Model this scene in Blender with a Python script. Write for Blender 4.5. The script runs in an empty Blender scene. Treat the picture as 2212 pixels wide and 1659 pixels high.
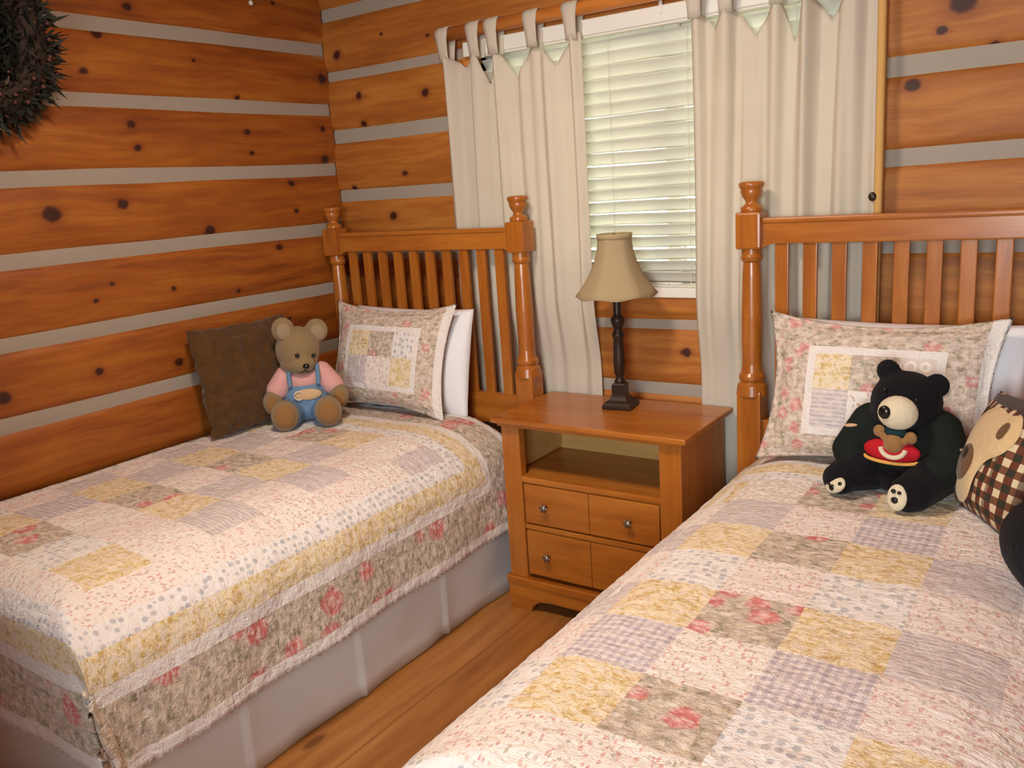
import bpy, bmesh, math, random
from mathutils import Vector, Matrix, noise
C = bpy.context.scene
COL = C.collection
PI = math.pi
rnd = random.Random(7)

# ------------------------------------------------------------------ helpers
def srgb(r, g, b):
    f = lambda c: (c/12.92 if c <= .04045 else ((c+.055)/1.055)**2.4)
    return (f(r/255), f(g/255), f(b/255), 1)

def link(o, parent=None):
    COL.objects.link(o)
    if parent is not None: o.parent = parent
    return o

def obj(name, bm, mats, parent=None, smooth=False, loc=None):
    me = bpy.data.meshes.new(name)
    bm.to_mesh(me); bm.free()
    for m in (mats if isinstance(mats, (list, tuple)) else [mats]): me.materials.append(m)
    if smooth:
        for p in me.polygons: p.use_smooth = True
    o = bpy.data.objects.new(name, me)
    if loc: o.location = loc
    return link(o, parent)

def tag(o, label, cat, group=None):
    o['label'] = label; o['category'] = cat
    if group: o['group'] = group
    return o

def thing(name, label, cat, loc=(0, 0, 0), rotz=0, group=None):
    o = bpy.data.objects.new(name, None); o.empty_display_size = .05
    o.location = loc; o.rotation_euler = (0, 0, rotz)
    link(o); return tag(o, label, cat, group)

def struct(o):
    o['kind'] = 'structure'; return o

def copy_tree(o, parent=None):
    c = o.copy(); COL.objects.link(c)
    if parent is not None:
        c.parent = parent; c.matrix_parent_inverse = o.matrix_parent_inverse.copy()
    for ch in list(o.children): copy_tree(ch, c)
    return c

def box(bm, x0, x1, y0, y1, z0, z1, bev=0, mi=0, seg=2):
    r = bmesh.ops.create_cube(bm, size=1)
    vs = r['verts']
    for v in vs:
        v.co = Vector(((x0+x1)/2+v.co.x*(x1-x0), (y0+y1)/2+v.co.y*(y1-y0), (z0+z1)/2+v.co.z*(z1-z0)))
    fs = list({f for v in vs for f in v.link_faces})
    for f in fs: f.material_index = mi
    if bev:
        es = list({e for v in vs for e in v.link_edges})
        bmesh.ops.bevel(bm, geom=es, offset=bev, segments=seg, affect='EDGES', profile=.6)
    return bm

def BM(): return bmesh.new()

def lathe(bm, prof, n=28, cx=0, cy=0, mi=0, cap=True):
    """prof: list of (r, z)"""
    rings = []
    for r, z in prof:
        rings.append([bm.verts.new((cx+r*math.cos(2*PI*i/n), cy+r*math.sin(2*PI*i/n), z)) for i in range(n)])
    for a, b in zip(rings, rings[1:]):
        for i in range(n):
            f = bm.faces.new((a[i], a[(i+1) % n], b[(i+1) % n], b[i])); f.material_index = mi
    if cap:
        bm.faces.new(rings[0][::-1]).material_index = mi
        bm.faces.new(rings[-1]).material_index = mi
    bmesh.ops.recalc_face_normals(bm, faces=bm.faces)
    return bm

def tube(bm, pts, r, n=10, cap=True, mi=0):
    rings = []
    pts = [Vector(p) for p in pts]
    for i, p in enumerate(pts):
        d = (pts[min(i+1, len(pts)-1)]-pts[max(i-1, 0)]).normalized()
        a = d.cross(Vector((0, 0, 1)))
        if a.length < 1e-3: a = d.cross(Vector((1, 0, 0)))
        a.normalize(); b = d.cross(a)
        rr = r[i] if isinstance(r, (list, tuple)) else r
        rings.append([bm.verts.new(p+a*rr*math.cos(2*PI*k/n)+b*rr*math.sin(2*PI*k/n)) for k in range(n)])
    for a, b in zip(rings, rings[1:]):
        for i in range(n): bm.faces.new((a[i], a[(i+1) % n], b[(i+1) % n], b[i])).material_index = mi
    if cap:
        bm.faces.new(rings[0][::-1]); bm.faces.new(rings[-1])
    bmesh.ops.recalc_face_normals(bm, faces=bm.faces)
    return bm

def ell(bm, c, r, rot=None, mi=0, sub=3):
    """ellipsoid; rot = (rx, ry, rz)"""
    M = Matrix.Translation(Vector(c))
    if rot: M = M @ Matrix.Rotation(rot[2], 4, 'Z') @ Matrix.Rotation(rot[1], 4, 'Y') @ Matrix.Rotation(rot[0], 4, 'X')
    M = M @ Matrix.Diagonal((r[0], r[1], r[2], 1))
    q = bmesh.ops.create_icosphere(bm, subdivisions=sub, radius=1, matrix=M)
    for f in {f for v in q['verts'] for f in v.link_faces}: f.material_index = mi
    return bm

def limb(bm, a, b, ra, rb, n=7):
    a, b = Vector(a), Vector(b)
    for i in range(n):
        t = i/(n-1); r = ra+(rb-ra)*t
        ell(bm, a.lerp(b, t), (r, r, r), sub=2)

def blob(name, bm, mat, parent, voxel=.006, smooth=4):
    o = obj(name, bm, mat, parent, True)
    m = o.modifiers.new('remesh', 'REMESH'); m.mode = 'VOXEL'; m.voxel_size = voxel; m.use_smooth_shade = True
    s = o.modifiers.new('smooth', 'SMOOTH'); s.factor = .5; s.iterations = smooth
    return o

# ------------------------------------------------------------------ materials
class NT:
    def __init__(s, name):
        s.m = bpy.data.materials.new(name); s.m.use_nodes = True
        s.t = s.m.node_tree; s.n = s.t.nodes; s.b = s.n['Principled BSDF']; s.out = s.n['Material Output']
    def N(s, typ, **k):
        n = s.n.new(typ)
        for a, v in k.items(): setattr(n, a, v)
        return n
    def put(s, sock, v):
        if v is None: return
        if hasattr(v, 'links'): s.t.links.new(v, sock)
        else: sock.default_value = v
    def math(s, op, a, b=None, c=None, clamp=False):
        n = s.N('ShaderNodeMath', operation=op, use_clamp=clamp)
        for i, v in enumerate((a, b, c)): s.put(n.inputs[i], v)
        return n.outputs[0]
    def vmath(s, op, a, b=None):
        n = s.N('ShaderNodeVectorMath', operation=op)
        s.put(n.inputs[0], a); s.put(n.inputs[1], b)
        return n.outputs['Value'] if op in ('LENGTH', 'DOT_PRODUCT', 'DISTANCE') else n.outputs[0]
    def mix(s, f, a, b):
        n = s.N('ShaderNodeMix', data_type='RGBA')
        s.put(n.inputs[0], f); s.put(n.inputs[6], a); s.put(n.inputs[7], b)
        return n.outputs[2]
    def ramp(s, f, stops, interp='LINEAR'):
        n = s.N('ShaderNodeValToRGB'); n.color_ramp.interpolation = interp
        e = n.color_ramp.elements
        while len(e) < len(stops): e.new(.5)
        for q, (p, c) in zip(e, stops):
            q.position = p; q.color = c if len(c) == 4 else (*c, 1)
        s.put(n.inputs[0], f); return n.outputs[0]
    def step(s, v, a, b):   # smooth 0..1 as v goes a..b
        n = s.N('ShaderNodeMapRange', interpolation_type='SMOOTHSTEP')
        s.put(n.inputs[0], v); n.inputs[1].default_value = a; n.inputs[2].default_value = b
        return n.outputs[0]
    def noise(s, vec, scale, detail=2, rough=.5, dist=0, col=False):
        n = s.N('ShaderNodeTexNoise'); s.put(n.inputs['Vector'], vec)
        n.inputs['Scale'].default_value = scale; n.inputs['Detail'].default_value = detail
        n.inputs['Roughness'].default_value = rough; n.inputs['Distortion'].default_value = dist
        return n.outputs[1 if col else 0]
    def voro(s, vec, scale, rand=1, out='Distance', feat='F1'):
        n = s.N('ShaderNodeTexVoronoi', feature=feat); s.put(n.inputs['Vector'], vec)
        n.inputs['Scale'].default_value = scale; n.inputs['Randomness'].default_value = rand
        return n.outputs[out]
    def scale(s, vec, k): return s.vmath('MULTIPLY', vec, k)
    def co(s, kind='Object'): return s.N('ShaderNodeTexCoord').outputs[kind]
    def sep(s, vec):
        n = s.N('ShaderNodeSeparateXYZ'); s.put(n.inputs[0], vec); return n.outputs
    def bump(s, h, strength=.4, dist=.01, prev=None):
        n = s.N('ShaderNodeBump'); s.put(n.inputs['Height'], h)
        n.inputs['Strength'].default_value = strength; n.inputs['Distance'].default_value = dist
        if prev is not None: s.put(n.inputs['Normal'], prev)
        return n.outputs[0]
    def fin(s, col, rough=.5, nor=None, **k):
        s.put(s.b.inputs['Base Color'], col); s.put(s.b.inputs['Roughness'], rough)
        if nor is not None: s.put(s.b.inputs['Normal'], nor)
        for a, v in k.items(): s.put(s.b.inputs[a.replace('_', ' ')], v)
        return s.m

def wood(name, dark, mid, light, grain=(1, 14, 14), knots=None, plane=None, rough=.38, random_per_obj=True, coat=0.0, gs=2.2):
    t = NT(name); co = t.co('Object')
    v = co
    if random_per_obj:
        r = t.N('ShaderNodeObjectInfo').outputs['Random']
        c = t.N('ShaderNodeCombineXYZ')
        for i in range(3): t.put(c.inputs[i], t.math('MULTIPLY', r, (11, 7, 5)[i]))
        v = t.vmath('ADD', co, c.outputs[0])
    warp = t.vmath('SUBTRACT', t.noise(v, 3, 1, col=True), (.5, .5, .5))
    vv = t.vmath('ADD', v, t.scale(warp, (.06, .06, .06)))
    g = t.noise(t.scale(vv, grain), gs, 5, .6)
    big = t.noise(t.scale(v, tuple(.35*x if x > 1 else x for x in grain)), 1.3, 2)
    fine = t.noise(t.scale(v, tuple(4*x for x in grain)), gs, 2)
    f = t.math('ADD', t.math('MULTIPLY', g, .55), t.math('ADD', t.math('MULTIPLY', big, .35), t.math('MULTIPLY', fine, .12)))
    col = t.ramp(f, [(.30, dark), (.50, mid), (.70, light)])
    h = g
    if knots:
        w2 = t.vmath('SUBTRACT', t.noise(co, 34, 2, col=True), (.5, .5, .5))
        xyz = t.sep(t.vmath('ADD', t.vmath('ADD', co, t.scale(warp, (.03, .03, .03))), t.scale(w2, (.016, .016, .016))))
        p = t.N('ShaderNodeCombineXYZ'); t.put(p.inputs[0], xyz[plane]); t.put(p.inputs[1], xyz[2])
        m = None
        for a, z, r in knots:
            d = t.vmath('LENGTH', t.vmath('MULTIPLY', t.vmath('SUBTRACT', p.outputs[0], (a, z, 0)), (1/(r*1.08), 1/(r*.86), 1)))
            m = d if m is None else t.math('MINIMUM', m, d)
        k = t.ramp(t.math('DIVIDE', m, 4), [(0, srgb(20, 8, 5)), (.16, srgb(32, 12, 6)), (.24, srgb(78, 28, 8)), (.30, srgb(120, 50, 14))])
        col = t.mix(t.step(m, 1.3, .75), col, k)
        col = t.mix(t.math('MULTIPLY', t.step(m, 2.6, 1.0), .30), col, srgb(95, 35, 10))
    return t.fin(col, rough, t.bump(h, .12, .004), Coat_Weight=coat, Coat_Roughness=.2)

KL = [(-1.28,1.507,.029),(-1.026,1.532,.02),(-.689,1.416,.022),(-1.088,1.961,.012),(-1.015,2.08,.019),(-.893,2.179,.018),(-.953,1.8,.015),(-.944,1.722,.014),(-.479,1.901,.01),(-.456,1.776,.014),(-.444,1.697,.011),(-.265,1.576,.015),(-.258,1.463,.011),(-.373,1.321,.015),(-.03,2.002,.023),(-.058,1.791,.013),(-.061,1.666,.021),(-.905,.95,.017),(-1.217,.982,.014),(-1.531,.962,.023),(-1.186,1.215,.009),(-1.118,1.265,.008),(-.883,1.223,.01),(-.375,1.02,.013),(-.602,1.175,.009),(-.249,2.265,.009),(-.664,2.025,.008)]
KB = [(.071,2.084,.018),(.175,1.915,.016),(.538,1.883,.017),(.184,1.794,.015),(.092,1.542,.012),(.389,1.582,.013),(.304,1.416,.019),(2.38,1.839,.013),(2.431,1.902,.031),(2.308,1.704,.021),(2.508,1.781,.014),(1.612,.896,.017),(.334,2.128,.007),(.157,1.323,.01),(.571,2.093,.008)]
LD, LM, LL = srgb(104, 46, 10), srgb(150, 80, 18), srgb(178, 110, 34)
M_log_left = wood('log_pine_left', LD, LM, LL, (14, 1, 14), KL, 1, .55, False)
M_log_back = wood('log_pine_back', srgb(128, 70, 20), srgb(166, 98, 32), srgb(194, 130, 56), (1, 14, 14), KB, 0, .6, False)
M_log = wood('log_pine', LD, LM, LL, (1, 1, 12), rough=.4, random_per_obj=False)
M_floor = None
def chink():
    t = NT('chinking'); co = t.co()
    n = t.noise(co, 60, 3); b = t.noise(co, 2.0, 2)
    c = t.mix(b, srgb(150, 140, 128), srgb(168, 158, 146))
    return t.fin(c, .9, t.bump(n, .25, .004))
M_chink = chink()
FD, FM, FL = srgb(132, 68, 18), srgb(166, 96, 30), srgb(186, 118, 44)
M_furn_h = wood('furniture_pine_across', FD, FM, FL, (1, 12, 12), rough=.3, coat=.25)
M_furn_v = wood('furniture_pine_upright', FD, FM, FL, (12, 12, 1), rough=.3, coat=.25)
M_furn_side = wood('furniture_pine_side', FD, FM, FL, (12, 12, 1), rough=.4)
M_honey = wood('honey_pine', srgb(170, 96, 36), srgb(198, 122, 54), srgb(216, 146, 76), (1, 14, 14), rough=.4)
M_inner = wood('pale_inner_wood', srgb(170, 130, 70), srgb(186, 146, 84), srgb(200, 160, 98), (1, 10, 10), rough=.6)  # paler wood tone inside the nightstand

def floor_mat():
    t = NT('floor_planks'); co = t.co(); x, y, z = t.sep(co)
    W = .235
    i = t.math('FLOOR', t.math('DIVIDE', x, W))
    fx = t.math('FRACT', t.math('DIVIDE', x, W))
    wn = t.N('ShaderNodeTexWhiteNoise', noise_dimensions='1D'); t.put(wn.inputs['W'], i)
    r = wn.outputs[0]
    c = t.N('ShaderNodeCombineXYZ'); t.put(c.inputs[0], t.math('MULTIPLY', x, 11)); t.put(c.inputs[1], t.math('ADD', y, t.math('MULTIPLY', r, 9))); t.put(c.inputs[2], r)
    g = t.noise(c.outputs[0], 2.3, 5, .6)
    col = t.ramp(g, [(.28, srgb(136, 84, 36)), (.5, srgb(162, 106, 50)), (.72, srgb(178, 124, 64))])
    col = t.mix(t.math('MULTIPLY', r, .3), col, srgb(128, 78, 40))
    gap = t.math('MAXIMUM', t.step(fx, .018, .0), t.step(fx, .982, 1))
    col = t.mix(t.math('MULTIPLY', gap, .5), col, srgb(80, 40, 16))
    kn = t.voro(t.scale(co, (3.2, 1.2, 1)), 1.3)
    col = t.mix(t.math('MULTIPLY', t.step(kn, .09, .04), .7), col, srgb(80, 38, 14))
    return t.fin(col, .34, t.bump(t.math('SUBTRACT', g, t.math('MULTIPLY', gap, 1)), .1, .004))
M_floor = floor_mat()

def plain(name, col, rough=.6, bumpscale=None, bstr=.2, var=.0, bdist=.003, **k):
    t = NT(name); nor = None; co = t.co()
    c = col
    if var:
        c = t.mix(t.noise(co, 5, 3), tuple(max(0, x*(1-var)) for x in col[:3])+(1,), tuple(min(1, x*(1+var)) for x in col[:3])+(1,))
    if bumpscale: nor = t.bump(t.noise(co, bumpscale, 3), bstr, bdist)
    return t.fin(c, rough, nor, **k)

def plush(name, dark, light, scale=140, sheen=.25):
    t = NT(name); co = t.co()
    n = t.noise(co, scale, 3, .7); b = t.noise(co, 14, 3)
    col = t.mix(t.math('ADD', t.math('MULTIPLY', n, .7), t.math('MULTIPLY', b, .3)), dark, light)
    return t.fin(col, .95, t.bump(n, .8, .006), Sheen_Weight=sheen, Sheen_Roughness=.5, Specular_IOR_Level=.15)

# quilt prints; UV is in metres of cloth
def uv(t): return t.co('UV')
def cloth_bump(t):
    u = uv(t)
    w = t.vmath('ADD', u, t.scale(t.noise(u, 18, 1, col=True), (.02, .02, 0)))
    p = t.noise(t.scale(w, (.55, 1, 1)), 62, 3, .6)
    p2 = t.noise(t.scale(w, (1, .5, 1)), 40, 2, .6)
    h = t.math('ADD', t.math('MULTIPLY', p, .6), t.math('ADD', t.math('MULTIPLY', p2, .5), t.math('MULTIPLY', t.noise(u, 240, 1), .15)))
    return t.bump(h, .9, .011)
def finq(t, col):
    u = uv(t)
    m = t.noise(t.scale(u, (.6, 1, 1)), 70, 3, .65)
    col = t.mix(t.math('MULTIPLY', t.step(m, .42, .64), .60), col, srgb(228, 216, 208))
    return t.fin(col, .92, cloth_bump(t), Sheen_Weight=.1, Specular_IOR_Level=.2)

def q_sprig(name='print_sprig', base=(230, 221, 214), marks=((204, 142, 138), (166, 162, 140), (190, 172, 166)), sc=105, thr=.42):
    t = NT(name); u = uv(t)
    uu = t.vmath('ADD', t.scale(u, (1, .62, 1)), t.scale(t.noise(u, 40, 1, col=True), (.012, .012, 0)))
    d = t.voro(uu, sc); cr = t.sep(t.voro(uu, sc, out='Color'))[0]
    mk = t.ramp(cr, [(0, srgb(*marks[0])), (.36, srgb(*marks[1])), (.6, srgb(*marks[2])), (.8, srgb(*marks[0]))], 'CONSTANT')
    b = t.mix(t.noise(u, 9, 2), srgb(*base), srgb(*[min(255, x+6) for x in base]))
    return finq(t, t.mix(t.math('MULTIPLY', t.step(d, thr, thr-.14), .75), b, mk))
def q_yellow():
    t = NT('print_yellow_toile'); u = uv(t)
    n = t.noise(u, 48, 3, .6, 1.2)
    return finq(t, t.ramp(n, [(.34, srgb(194, 162, 98)), (.45, srgb(212, 186, 132)), (.54, srgb(228, 212, 176)), (.66, srgb(226, 208, 184))]))
def q_floral(name='print_floral', rose=(206, 84, 92), base=((170, 154, 138), (190, 172, 156)), rs=12, rthr=.42):
    t = NT(name); u = uv(t)
    uw = t.vmath('ADD', u, t.scale(t.vmath('SUBTRACT', t.noise(u, 30, 2, col=True), (.5, .5, .5)), (.03, .03, 0)))
    b = t.mix(t.noise(u, 26, 3), srgb(*base[0]), srgb(*base[1]))
    lf = t.noise(uw, 44, 3, .6)
    b = t.mix(t.math('MULTIPLY', t.step(lf, .50, .62), .75), b, srgb(128, 126, 92))
    cr = t.noise(t.vmath('ADD', uw, (3, 5, 0)), 40, 2, .5)
    b = t.mix(t.math('MULTIPLY', t.step(cr, .50, .62), .7), b, srgb(216, 198, 176))
    d = t.voro(uw, rs); sel = t.sep(t.voro(uw, rs, out='Color'))
    inner = t.mix(t.step(d, .16, .02), srgb(*rose), srgb(236, 168, 160))
    msk = t.math('MULTIPLY', t.step(d, rthr, rthr-.12), t.math('GREATER_THAN', sel[0], .28))
    b = t.mix(t.math('MULTIPLY', msk, .7), b, inner)
    return finq(t, b)
def q_check(name, c1, c2, c3, pitch, both=True):
    t = NT(name); u = uv(t); x, y, z = t.sep(u)
    sx = t.math('GREATER_THAN', t.math('FRACT', t.math('DIVIDE', x, pitch)), .5)
    sy = t.math('GREATER_THAN', t.math('FRACT', t.math('DIVIDE', y, pitch)), .5)
    f = t.math('MULTIPLY', t.math('ADD', sx, sy), .5) if both else sy
    return finq(t, t.ramp(f, [(0, srgb(*c1)), (.33, srgb(*c2)), (.75, srgb(*c3))], 'CONSTANT') if both else t.mix(f, srgb(*c1), srgb(*c3)))
def q_dots():
    t = NT('print_blue_dots'); u = uv(t)
    d = t.voro(t.scale(u, (1, 1, 1)), 46, .45)
    return finq(t, t.mix(t.math('MULTIPLY', t.step(d, .44, .26), .7), srgb(230, 226, 224), srgb(150, 156, 168)))
def q_rings():
    t = NT('print_white_rings'); u = uv(t)
    d = t.voro(u, 26, .3)
    f = t.math('MULTIPLY', t.step(d, .22, .3), t.step(d, .48, .4))
    return finq(t, t.mix(f, srgb(214, 202, 192), srgb(240, 232, 224)))
def q_lace():
    t = NT('white_lace'); u = uv(t)
    d = t.voro(u, 130, .4)
    return finq(t, t.mix(t.step(d, .3, .15), srgb(228, 222, 218), srgb(196, 188, 184)))
Q = [q_sprig(), q_yellow(), q_floral(), q_check('print_lilac_gingham', (220, 210, 210), (196, 184, 190), (174, 164, 174), .0175),
     q_check('print_grey_stripe', (208, 198, 194), None, (186, 176, 180), .0125, False), q_dots(), q_rings(), q_lace(),
     q_sprig('print_lilac', (198, 186, 188), ((178, 166, 176), (188, 174, 176), (172, 164, 174)), 90, .45),
     q_sprig('print_pink', (227, 215, 210), ((206, 152, 150), (176, 168, 150), (206, 170, 164)), 100, .44)]
SPRIG, YEL, FLO, GING, STR, DOT, RING, LACE, LIL, PINK = range(10)

def fabric(name, c1, c2, weave=420, trans=.0, rough=.9):
    t = NT(name); co = t.co()
    n = t.noise(co, 7, 3); w = t.noise(t.scale(co, (1, 1, .3)), weave, 1)
    col = t.mix(n, c1, c2)
    m = t.fin(col, rough, t.bump(w, .2, .002), Specular_IOR_Level=.2)
    if trans:
        tr = t.N('ShaderNodeBsdfTranslucent'); t.put(tr.inputs[0], col)
        mx = t.N('ShaderNodeMixShader'); mx.inputs[0].default_value = trans
        t.t.links.new(t.b.outputs[0], mx.inputs[1]); t.t.links.new(tr.outputs[0], mx.inputs[2]); t.t.links.new(mx.outputs[0], t.out.inputs[0])
    return m
M_curtain = fabric('cream_cotton', srgb(224, 214, 198), srgb(232, 224, 210), trans=.36)
M_hem = fabric('golden_hem', srgb(212, 164, 96), srgb(222, 180, 116), trans=.15)
M_white = fabric('white_cotton', srgb(226, 226, 232), srgb(236, 236, 240))
M_skirt = fabric('grey_white_cotton', srgb(222, 220, 216), srgb(230, 228, 224), trans=.1)
M_vinyl = fabric('white_slat', srgb(228, 228, 218), srgb(234, 234, 224), trans=.22, rough=.45)
M_paint = plain('white_paint', srgb(226, 224, 216), .45)
M_cord = plain('white_cord', srgb(220, 216, 204), .8)
M_mat = plain('mattress_ticking', srgb(220, 214, 204), .9)
M_shade = fabric('beige_lampshade', srgb(202, 182, 144), srgb(210, 192, 156), 200, trans=.45)
M_bronze = plain('dark_bronze', srgb(50, 34, 24), .42, 30, .15, .3, Metallic=.35)
M_pewter = plain('pewter', srgb(150, 140, 128), .3, Metallic=.9)
M_black = plain('black_glass', srgb(16, 12, 10), .25)
M_dark = plain('dark_recess', srgb(30, 16, 8), .8)
M_tan = plush('tan_plush', srgb(116, 94, 62), srgb(160, 136, 98))
M_tanear = plush('pale_tan_plush', srgb(138, 116, 88), srgb(172, 150, 122))
M_pad = plush('suede_pad', srgb(132, 94, 54), srgb(154, 114, 70), 60)
M_pink = fabric('pink_cotton', srgb(206, 152, 148), srgb(216, 166, 162))
M_denim = fabric('blue_denim', srgb(92, 124, 158), srgb(120, 148, 178), 300)
M_patch = plain('tan_embroidery', srgb(206, 170, 130), .9, 90, .4)
M_cream = plush('cream_plush', srgb(206, 192, 160), srgb(226, 214, 186))
M_blk = plush('black_plush', srgb(13, 11, 14), srgb(26, 23, 28), 120, .04)
M_green = fabric('dark_green_knit', srgb(17, 21, 19), srgb(27, 32, 28), 200)
M_red = fabric('red_felt', srgb(168, 22, 34), srgb(190, 32, 44))
M_gold = fabric('gold_trim', srgb(206, 150, 70), srgb(222, 170, 90))
M_teal = fabric('dark_teal_felt', srgb(20, 44, 50), srgb(28, 54, 60))
M_brownfur = plush('brown_fur', srgb(54, 34, 16), srgb(104, 72, 38), 26, .2)
M_felt_tan = plush('tan_felt', srgb(196, 166, 120), srgb(216, 188, 144), 50)
M_felt_brown = plush('brown_felt', srgb(92, 62, 36), srgb(112, 78, 48), 60)
M_dkbrown = plush('dark_brown_felt', srgb(44, 24, 14), srgb(60, 34, 20), 60)
def plaid():
    t = NT('brown_plaid'); u = uv(t); x, y, z = t.sep(u)
    def band(c, p, a): return t.math('GREATER_THAN', t.math('FRACT', t.math('DIVIDE', c, p)), a)
    sx, sy = band(x, .036, .5), band(y, .036, .5)
    c = t.mix(sx, srgb(96, 46, 26), srgb(206, 186, 152)); d = t.mix(sx, srgb(44, 40, 26), srgb(110, 66, 40))
    col = t.mix(sy, c, d)
    tx = band(x, .072, .88); col = t.mix(t.math('MULTIPLY', tx, .7), col, srgb(60, 24, 16))
    return t.fin(col, .9, t.bump(t.noise(u, 200, 2), .3, .003))
M_plaid = plaid()
def glass():
    t = NT('window_glass')
    g = t.N('ShaderNodeBsdfGlossy'); g.inputs['Roughness'].default_value = .02
    tr = t.N('ShaderNodeBsdfTransparent'); fr = t.N('ShaderNodeFresnel'); fr.inputs[0].default_value = 1.45
    mx = t.N('ShaderNodeMixShader'); t.put(mx.inputs[0], fr.outputs[0])
    t.t.links.new(tr.outputs[0], mx.inputs[1]); t.t.links.new(g.outputs[0], mx.inputs[2]); t.t.links.new(mx.outputs[0], t.out.inputs[0])
    return t.m
M_glass = glass()
def leafm(name, a, b):
    t = NT(name); r = t.noise(t.co(), 40, 2)
    return t.fin(t.mix(r, a, b), .7)
M_needle = leafm('dark_evergreen', srgb(14, 20, 14), srgb(44, 46, 30))
M_berry = plain('dusty_berry', srgb(92, 50, 48), .5)
M_pale = plain('pale_lichen', srgb(104, 94, 74), .8)
M_twig = plain('brown_twig', srgb(50, 34, 22), .8)
M_ceil = wood('ceiling_boards', srgb(160, 92, 40), srgb(188, 116, 56), srgb(206, 138, 76), (1, 12, 12), rough=.5, random_per_obj=False)

# ------------------------------------------------------------------ log walls
ZL = [(.145, .055), (.395, .055), (.62, .05), (.872, .05), (1.122, .05), (1.376, .05), (1.624, .05), (1.871, .048), (2.114, .048), (2.36, .05)]   # chink centre, height: left wall
ZB = [(.255, .05), (.505, .05), (.757, .045), (.992, .035), (1.253, .048), (1.507, .05), (1.758, .056), (2.004, .038), (2.246, .05), (2.47, .03)]
XR, YF, ZC = 4.0, -4.3, 2.55
def course_bands(Z, top=ZC):
    out = []; z = 0
    for c, h in Z:
        out.append(('log', z, c-h/2)); out.append(('chink', c-h/2, c+h/2)); z = c+h/2
    out.append(('log', z, top)); return out
def log_strip(bm, a0, a1, z0, z1, Z, P, seed, step=.1):
    """vertical strip of log wall; P(a, depth, z) -> point, depth >0 is into the room"""
    n = max(1, int(round((a1-a0)/step)))
    for ci, (kind, b0, b1) in enumerate(course_bands(Z)):
        c0, c1 = max(b0, z0), min(b1, z1)
        if c1-c0 < .002: continue
        if kind == 'log':
            prof = [(0, -.009), (.008, -.003), (.022, 0)] if c0 == b0 else [(0, 0)]
            mid = [(f, .003) for f in (.3, .5, .7)]
            end = [(-.022, 0), (-.008, -.003), (0, -.009)] if c1 == b1 else [(0, 0)]
            zs = [(c0+p, d) for p, d in prof]+[(c0+(c1-c0)*f, d) for f, d in mid]+[(c1+p, d) for p, d in end]
            mi = 0
        else:
            zs = [(c0, -.009), ((c0+c1)/2, -.007), (c1, -.009)]; mi = 1
        cols = []
        for i in range(n+1):
            a = a0+(a1-a0)*i/n
            col = []
            for z, d in zs:
                wz = .004*noise.noise(Vector((a*2.3, seed+round(z/.25)*3.1, .3))) if (c0 == b0 and z-c0 < .03) or (c1 == b1 and c1-z < .03) else 0
                if kind == 'chink': wz = .004*noise.noise(Vector((a*2.3, seed+round(z/.25)*3.1, .3)))
                col.append(bm.verts.new(P(a, d, min(max(z+wz, z0), z1))))
            cols.append(col)
        for l, r in zip(cols, cols[1:]):
            for k in range(len(zs)-1):
                f = bm.faces.new((l[k], r[k], r[k+1], l[k+1])); f.material_index = mi; f.smooth = True
WX0, WX1, WZ0, WZ1 = .80, 2.17, 1.088, 2.03     # window opening
T = .17
bm = BM()
log_strip(bm, YF, 0, 0, ZC, ZL, lambda a, d, z: (d, a, z), 3)
box(bm, -T, -.02, YF, T, 0, ZC)
struct(obj('wall_left', bm, [M_log_left, M_chink]))
bm = BM()
PB = lambda a, d, z: (a, -d, z)
for a0, a1, z0, z1 in ((0, WX0, 0, ZC), (WX1, XR, 0, ZC), (WX0, WX1, 0, WZ0), (WX0, WX1, WZ1, ZC)):
    log_strip(bm, a0, a1, z0, z1, ZB, PB, 9)
    box(bm, a0, a1, .02, T, z0, z1)
struct(obj('wall_back', bm, [M_log_back, M_chink]))
bm = BM(); log_strip(bm, YF, T, 0, ZC, ZB, lambda a, d, z: (XR-d, a, z), 5, .3); box(bm, XR+.02, XR+T, YF, T, 0, ZC)
struct(obj('wall_right', bm, [M_log, M_chink]))
bm = BM(); GX0, GX1, GZ0, GZ1 = 2.35, 3.55, .95, 2.1
for a0, a1, z0, z1 in ((-T, GX0, 0, ZC), (GX1, XR+T, 0, ZC), (GX0, GX1, 0, GZ0), (GX0, GX1, GZ1, ZC)):
    log_strip(bm, a0, a1, z0, z1, ZL, lambda a, d, z: (a, YF+d, z), 8, .3); box(bm, a0, a1, YF-T, YF-.02, z0, z1)
struct(obj('wall_front', bm, [M_log, M_chink]))
struct(obj('floor', box(BM(), -T, XR+T, YF-T, T, -.08, 0), M_floor))
struct(obj('ceiling', box(BM(), -T, XR+T, YF-T, T, ZC, ZC+.08), M_ceil))

# window: frame, stile, sashes, panes
bm = BM()
def frame_box(bm, x0, x1, z0, z1, y0, y1, w, bev=.004):
    box(bm, x0, x0+w, y0, y1, z0, z1, bev); box(bm, x1-w, x1, y0, y1, z0, z1, bev)
    box(bm, x0+w, x1-w, y0, y1, z0, z0+w, bev); box(bm, x0+w, x1-w, y0, y1, z1-w, z1, bev)
frame_box(bm, WX0, WX1, WZ0, WZ1, .05, T, .035)
win = struct(obj('window_1', bm, M_paint))
XS = 1.535
bm = BM(); frame_box(bm, WX0+.035, XS+.025, WZ0+.035, WZ1-.035, .085, .115, .05)
obj('sash', bm, M_paint, win)
bm = BM(); frame_box(bm, XS-.025, WX1-.035, WZ0+.035, WZ1-.035, .12, .15, .05)
obj('sash', bm, M_paint, win)
obj('pane', box(BM(), WX0+.08, XS-.02, .098, .102, WZ0+.08, WZ1-.08), M_glass, win)
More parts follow.
